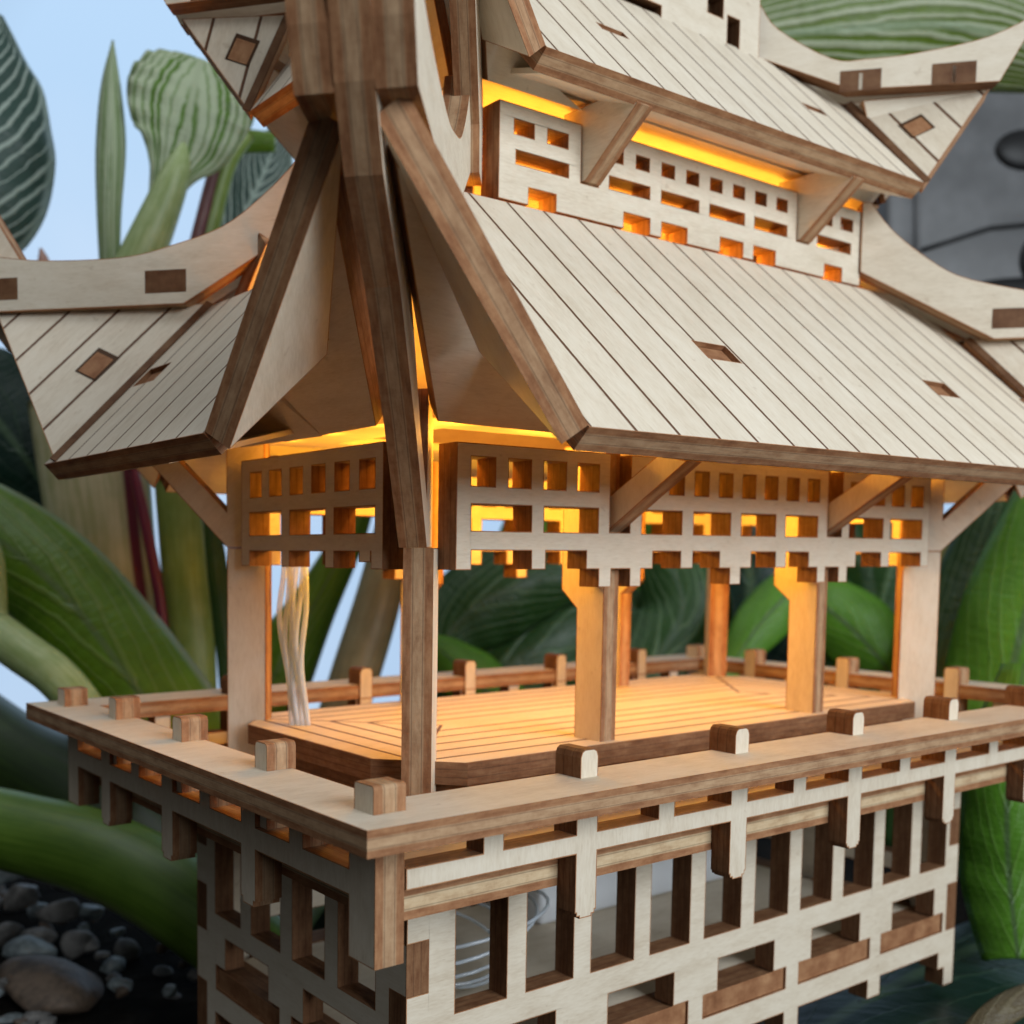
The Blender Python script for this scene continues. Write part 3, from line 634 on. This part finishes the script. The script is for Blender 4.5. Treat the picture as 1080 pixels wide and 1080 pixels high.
PALE = stalk_mat('stalk_pale', (0.36, 0.36, 0.17), (0.50, 0.50, 0.30)); LIME = stalk_mat('stalk_lime', (0.28, 0.38, 0.13), (0.45, 0.54, 0.26))
BEIGE = stalk_mat('stalk_beige', (0.38, 0.38, 0.19), (0.56, 0.53, 0.34), (0.80, 0.07, (0.16, 0.012, 0.035)))
OLIVE = stalk_mat('stalk_olive', (0.17, 0.25, 0.04), (0.25, 0.34, 0.09)); DGRN = stalk_mat('stalk_green', (0.075, 0.155, 0.012), (0.12, 0.22, 0.024)); DEEP = stalk_mat('stalk_deep', (0.02, 0.045, 0.008), (0.035, 0.075, 0.012))
PURP = stalk_mat('stalk_purple', (0.14, 0.035, 0.05), (0.2, 0.09, 0.08)); TAN = stalk_mat('stalk_tan', (0.25, 0.20, 0.10), (0.36, 0.30, 0.17)); PINK = stalk_mat('bud_pink', (0.42, 0.2, 0.16), (0.5, 0.3, 0.24))

p = plant('striped_plant', 'tall plant with white-striped upright leaves against the sky at left', None)
leaf(p, [(-70, 300, 6, 26), (-45, 225, 78, 26), (-28, 140, 90, 26), (-12, 60, 60, 26.5), (0, 15, 4, 27)], TEAL, 0.3, name='leaf')
leaf(p, [(116, 300, 10, 25), (115, 225, 13, 25), (117, 150, 16, 25), (117, 90, 11, 25), (119, 42, 1, 25)], MOTT, 0.7, name='rolled_leaf')
leaf(p, [(170, 212, 14, 25), (182, 180, 26, 25), (194, 148, 52, 25), (200, 115, 66, 25), (205, 92, 68, 25.1), (209, 76, 60, 25.3), (212, 66, 46, 25.5), (213, 62, 30, 25.6)], MOTT, 0.12, name='leaf')
stalk(p, [(120, 330, 24, 25.3), (145, 280, 24, 25.2), (170, 222, 20, 25.15), (186, 180, 15, 25.1), (194, 150, 4, 25.1)], LIME)
stalk(p, [(203, 270, 7, 27), (212, 235, 7, 27), (226, 180, 6, 27), (240, 150, 4, 27)], PURP); stalk(p, [(212, 275, 12, 27.4), (222, 235, 12, 27.4), (238, 175, 11, 27.4), (262, 140, 8, 27.4)], OLIVE)
leaf(p, [(225, 290, 14, 30), (250, 240, 34, 30), (275, 190, 36, 30), (290, 150, 20, 30), (296, 130, 2, 30)], TEAL, 0.3)
leaf(p, [(210, 165, 6, 28), (245, 150, 12, 28), (290, 150, 10, 28)], GREEN, 0.3)
stalk(p, [(44, 300, 9, 27), (46, 278, 7, 27), (43, 262, 1.5, 27)], PINK); stalk(p, [(-6, 300, 9, 27), (-2, 270, 7, 27), (-8, 235, 2, 27)], PINK)

p = plant('broad_stalk_plant', 'plant with thick pale and green stalks and a wide green blade behind the left railing', None)
stalk(p, [(135, 800, 52, 27), (128, 700, 50, 27), (112, 600, 54, 27), (100, 500, 58, 27), (90, 420, 60, 27)], BEIGE, 0.5, 'pale_stalk')
stalk(p, [(178, 760, 5, 26.3), (171, 650, 6, 26.3), (155, 560, 6, 26.3), (140, 490, 5, 26.3)], stalk_mat('stalk_crimson', (0.16, 0.012, 0.035), (0.2, 0.03, 0.06)), 1, 'red_seam')
stalk(p, [(205, 800, 24, 26.8), (203, 700, 25, 26.8), (194, 600, 24, 26.8), (186, 500, 24, 26.8)], OLIVE, 0.6)
leaf(p, [(244, 800, 8, 27.5), (240, 690, 12, 27.5), (222, 560, 12, 27.5), (214, 500, 6, 27.5)], DARK, 0.3)
leaf(p, [(235, 860, 70, 23), (150, 735, 68, 23.4), (60, 620, 62, 24), (-40, 545, 52, 25), (-120, 510, 30, 26)], GREEN, 0.55, name='wide_leaf')
stalk(p, [(120, 800, 25, 23), (70, 725, 23, 23), (20, 685, 23, 23.3), (-60, 630, 24, 24)], LIME)
stalk(p, [(-12, 650, 20, 23.5), (-14, 590, 18, 23.5), (-18, 560, 10, 23.5)], LIME)
leaf(p, [(80, 580, 8, 28), (50, 520, 48, 28), (10, 460, 70, 28), (-40, 400, 60, 28.5), (-80, 360, 10, 29)], BTEAL, 0.4)
leaf(p, [(45, 470, 20, 29.5), (15, 430, 36, 29.5), (-30, 400, 30, 29.5)], MID, 0.3)

p = plant('low_stalk_plant', 'fat dark green stalks curving over the stones at lower left', None)
stalk(p, [(330, 1060, 46, 19), (215, 965, 48, 20), (120, 908, 46, 21), (20, 878, 42, 22), (-80, 860, 42, 23)], DGRN, 0.9)
stalk(p, [(330, 1000, 62, 22.5), (190, 920, 60, 23.5), (100, 850, 55, 24.5), (20, 800, 45, 26), (-60, 740, 40, 28)], DEEP, 0.9)
stalk(p, [(270, 1040, 10, 23), (200, 950, 9, 22.6), (120, 880, 6, 22.2), (85, 858, 3, 22)], TAN)

p = plant('dark_leaf_plant', 'plant with glossy dark green leaves seen between the pavilion posts', None)
for pts, mt in [
    ([(470, 800, 8, 34), (500, 735, 60, 34), (560, 690, 78, 34), (630, 655, 60, 34.5), (700, 640, 8, 35)], DARK),
    ([(455, 720, 8, 33), (480, 660, 42, 33), (530, 625, 52, 33), (590, 610, 40, 33.5), (650, 620, 5, 34)], DARK),
    ([(640, 780, 30, 33), (690, 700, 60, 33), (720, 640, 52, 33.4), (700, 580, 30, 34)], DARK),
    ([(700, 790, 30, 36), (770, 700, 70, 36), (790, 600, 80, 36), (740, 520, 50, 36)], BTEAL),
    ([(960, 740, 10, 32), (915, 680, 40, 32), (870, 640, 34, 32.4), (830, 615, 4, 33)], MID),
    ([(760, 720, 8, 31), (800, 660, 26, 31), (840, 620, 26, 31.4), (880, 600, 5, 32)], MID),
    ([(560, 760, 20, 32), (500, 720, 34, 32), (470, 690, 20, 32), (440, 670, 4, 32)], MID),
    ([(900, 760, 70, 38), (920, 650, 90, 38), (900, 560, 80, 38), (860, 500, 30, 38)], DARK),
    ([(640, 700, 50, 40), (610, 620, 90, 40), (620, 540, 80, 40), (640, 480, 30, 40)], MID)]:
    leaf(p, pts, mt, 0.45)
stalk(p, [(345, 800, 24, 30), (375, 710, 26, 30), (402, 620, 24, 30), (425, 520, 20, 30)], TAN)
leaf(p, [(250, 800, 40, 31), (285, 720, 42, 31), (330, 640, 26, 31), (372, 560, 16, 31), (395, 500, 6, 31)], GREEN, 0.4)

p = plant('blade_plant', 'plant with broad upright green blades behind the right end of the railing', None)
leaf(p, [(960, 900, 44, 30), (985, 750, 46, 30), (1035, 610, 42, 30), (1085, 490, 36, 30), (1120, 400, 10, 30)], DARK, 0.5)
leaf(p, [(1040, 860, 60, 28), (1060, 740, 62, 28), (1090, 620, 60, 28), (1130, 500, 40, 28)], MID, 0.5)
leaf(p, [(1074, 1010, 34, 21.3), (1068, 960, 42, 21.8), (1064, 920, 46, 22), (1062, 860, 44, 22), (1066, 790, 40, 22.5), (1080, 700, 20, 23)], MID, 0.4)
leaf(p, [(985, 760, 14, 33), (988, 660, 30, 33), (1005, 600, 28, 33), (1030, 550, 8, 33)], leaf_mat('leaf_yellow', (0.24, 0.24, 0.06), (0.34, 0.32, 0.15), 3, 0.5, 0.2), 0.4)
leaf(p, [(700, 1230, 80, 15.0), (850, 1095, 85, 18.8), (960, 1030, 82, 21.6), (1060, 985, 66, 24.0), (1150, 940, 20, 27)], BTEAL, 0.25, tilt=-1.05, name='low_leaf')
leaf(p, [(1010, 1110, 12, 18), (1058, 1066, 15, 18.4), (1120, 1036, 12, 19)], leaf_mat('leaf_dry', (0.13, 0.10, 0.055), (0.22, 0.18, 0.10), 4, 0.4, 0.2), 0.3, name='dry_leaf')
leaf(p, [(1000, 960, 20, 31), (1010, 880, 26, 31), (1020, 800, 24, 31), (1030, 740, 10, 31)], BTEAL, 0.3)

p = plant('arching_leaf', 'large striped leaf arching above the upper right roof tip', None)
leaf(p, [(700, 40, 5, 30), (790, 38, 48, 30), (900, 30, 72, 30), (1010, 28, 68, 30), (1120, 60, 40, 30), (1180, 110, 8, 30)], TOPL, 0.3)
stalk(p, [(1150, 80, 8, 30.2), (1210, 180, 9, 31), (1240, 400, 10, 32), (1240, 900, 12, 33)], LIME)

# grey cabinet with dark oval openings, far behind on the right
def plainmat(name, c, r, spec=0.5):
    m, t, b = mat(name); g = G(t); tcn = g.n('ShaderNodeTexCoord').outputs['Object']; n = g.noise(tcn, 0.35, 4)
    cc = g.mix(g.smooth(n, 0.3, 0.7), tuple(x*0.7 for x in c)+(1,), tuple(x*1.2 for x in c)+(1,)); t.links.new(cc, b.inputs['Base Color']); b.inputs['Roughness'].default_value = r; b.inputs['Specular IOR Level'].default_value = spec; return m
GREY = plainmat('grey_metal', (0.16, 0.163, 0.17), 0.42); BLACK = plainmat('black_plastic', (0.006, 0.006, 0.007), 0.5)
cab = bpy.data.objects.new('grey_cabinet', None); S.collection.objects.link(cab); tag(cab, 'blurred grey metal cabinet with black oval openings behind the right roof tips', 'cabinet')
c0 = at(1085, 245, 44); fr = Matrix((RT, UP, -FW)).transposed()
def cabbox(name, cx, cy, hx, hy, z0, z1, bev, mt):
    bm = bmesh.new(); rbox(bm, (cx-hx, cy-hy, z0), (cx+hx, cy+hy, z1), bev)
    for v in bm.verts: v.co = c0+fr @ v.co
    return link(name, bm, [mt], cab, True)
cabbox('body', 0.6, -2.0, 5.2, 8.5, -5, 0, 0.25, GREY); cabbox('side_panel', -5.15, -2.0, 0.55, 8.4, -5, -0.05, 0.2, GREY)
def oval(cx, cy, rx, ry):
    bm = bmesh.new(); r = bmesh.ops.create_uvsphere(bm, u_segments=24, v_segments=12, radius=1)
    for v in bm.verts: v.co = c0+fr @ Vector((cx+v.co.x*rx, cy+v.co.y*ry, 0.05+v.co.z*0.3))
    link('opening', bm, [BLACK], cab, True)
oval(-0.1, 3.35, 1.3, 0.85); oval(-0.3, -2.6, 2.6, 0.75); oval(0.8, -1.2, 1.2, 1.3)
bm = bmesh.new(); tube(bm, [c0+fr @ Vector(q) for q in ((-4.4, -0.75, 0.05), (-3.0, -0.3, 0.06), (-1.6, 0.15, 0.06), (0.5, 0.35, 0.06), (3, 0.3, 0.05))], 0.10); link('dark_line', bm, [BLACK], cab, True)  # thin black curved line across the cabinet front

# soil and stones
def soil_mat():
    m, t, b = mat('dark_soil'); g = G(t); tcn = g.n('ShaderNodeTexCoord').outputs['Object']
    n = g.noise(tcn, 1.2, 8, 0.7); c = g.ramp(n, [(0.3, (0.004, 0.0035, 0.003)), (0.55, (0.012, 0.010, 0.008)), (0.75, (0.03, 0.026, 0.022))])
    t.links.new(c, b.inputs['Base Color']); b.inputs['Roughness'].default_value = 1.0; b.inputs['Specular IOR Level'].default_value = 0.05
    bp = g.n('ShaderNodeBump', {'Strength': 0.8, 'Distance': 0.4, 'Height': n}); t.links.new(bp.outputs[0], b.inputs['Normal']); return m
bm = bmesh.new()
ring = []
for i in range(48):
    a = i/48*2*math.pi; ring.append((7+21*math.cos(a), 7+19*math.sin(a)))
top = [bm.verts.new((x, y, -6.6)) for x, y in ring]; bot = [bm.verts.new((x, y, -9.0)) for x, y in ring]
bm.faces.new(top)
for i in range(48): bm.faces.new([top[i], bot[i], bot[(i+1) % 48], top[(i+1) % 48]])
so = link('soil', bm, [soil_mat()]); so['kind'] = 'structure'
slab_m = plainmat('dark_slate', (0.03, 0.03, 0.032), 0.7)
bm = bmesh.new(); rbox(bm, (2.0, 2.3, -6.9), (11.0, 7.7, -5.585), 0.08); tag(link('slate_slab', bm, [slab_m]), 'dark slate slab carrying the lattice base', 'slab')
def stone_mat(name, c1, c2):
    m, t, b = mat(name); g = G(t); tcn = g.n('ShaderNodeTexCoord').outputs['Object']
    n = g.noise(tcn, 0.9, 7, 0.65); n2 = g.noise(tcn, 6.0, 4)
    c = g.mix(g.smooth(g.m('ADD', g.m('MULTIPLY', n, 0.7), g.m('MULTIPLY', n2, 0.3)), 0.36, 0.64), (*c1, 1), (*c2, 1)); t.links.new(c, b.inputs['Base Color']); b.inputs['Roughness'].default_value = 0.6
    bp = g.n('ShaderNodeBump', {'Strength': 0.5, 'Distance': 0.15, 'Height': n}); t.links.new(bp.outputs[0], b.inputs['Normal']); return m
STM = [stone_mat('stone_blue_grey', (0.12, 0.145, 0.155), (0.32, 0.37, 0.38)), stone_mat('stone_brown', (0.05, 0.035, 0.025), (0.16, 0.11, 0.075)), stone_mat('stone_grey', (0.07, 0.067, 0.063), (0.20, 0.19, 0.18))]
def stone(u, v, w, r, k, label=None, flat=0.75):
    w *= 1.10; bm = bmesh.new(); bmesh.ops.create_icosphere(bm, subdivisions=3, radius=1)
    rnd = random.Random(int(u*31+v*7)); cuts = [(Vector((rnd.gauss(0, 1), rnd.gauss(0, 1), rnd.gauss(0, 1))).normalized(), rnd.uniform(0.45, 0.8)) for _ in range(13)]
    R = r*w/CF
    for q in bm.verts:
        p_ = q.co.copy()
        for n, d in cuts:
            e = p_.dot(n)-d
            if e > 0: p_ -= n*(e*0.85)
        q.co = Vector((p_.x*R*1.15, p_.y*R, p_.z*R*flat))
    o = link('stone', bm, [STM[k]], None, True); o.location = at(u, v, w); o.rotation_euler = (rnd.uniform(-.3, .3), rnd.uniform(-.3, .3), rnd.uniform(0, 6))
    tag(o, label or 'rough grey stone in the dark heap at lower left', 'stone', 'stones at lower left'); return o
stone(62, 1046, 20.3, 74, 1, 'largest brown stone of the heap at lower left', 0.42)
for u, v, w, r, k in [(8, 918, 24.3, 27, 0), (24, 948, 23.4, 30, 2), (60, 962, 23.0, 27, 2), (40, 992, 22.3, 27, 2), (6, 985, 22.5, 30, 2), (30, 1006, 21.6, 33, 0), (84, 996, 22.2, 26, 2), (118, 1024, 21.6, 24, 0), (-22, 960, 23.2, 34, 2), (150, 1058, 20.6, 28, 2),
                      (185, 1062, 20.4, 27, 2), (12, 1082, 19.4, 30, 0), (56, 1090, 19.2, 32, 2), (100, 1082, 19.6, 30, 2), (205, 1098, 19.4, 34, 1), (140, 1096, 19.4, 30, 2), (-16, 1030, 21, 34, 2), (70, 930, 24.2, 20, 2), (96, 962, 23.2, 18, 0), (136, 1000, 22.2, 20, 2), (170, 1030, 21.4, 18, 2)]:
    stone(u, v, w, r*0.82, k)
rq = random.Random(5)
for q in range(46):
    u, v = rq.uniform(-20, 215), rq.uniform(905, 1090)
    if v < 915+u*0.42: continue
    w = 8.15/((v-PPY)/CF+0.072); stone(u, v-4, w, rq.uniform(8, 16), rq.choice((0, 2, 2, 1)))
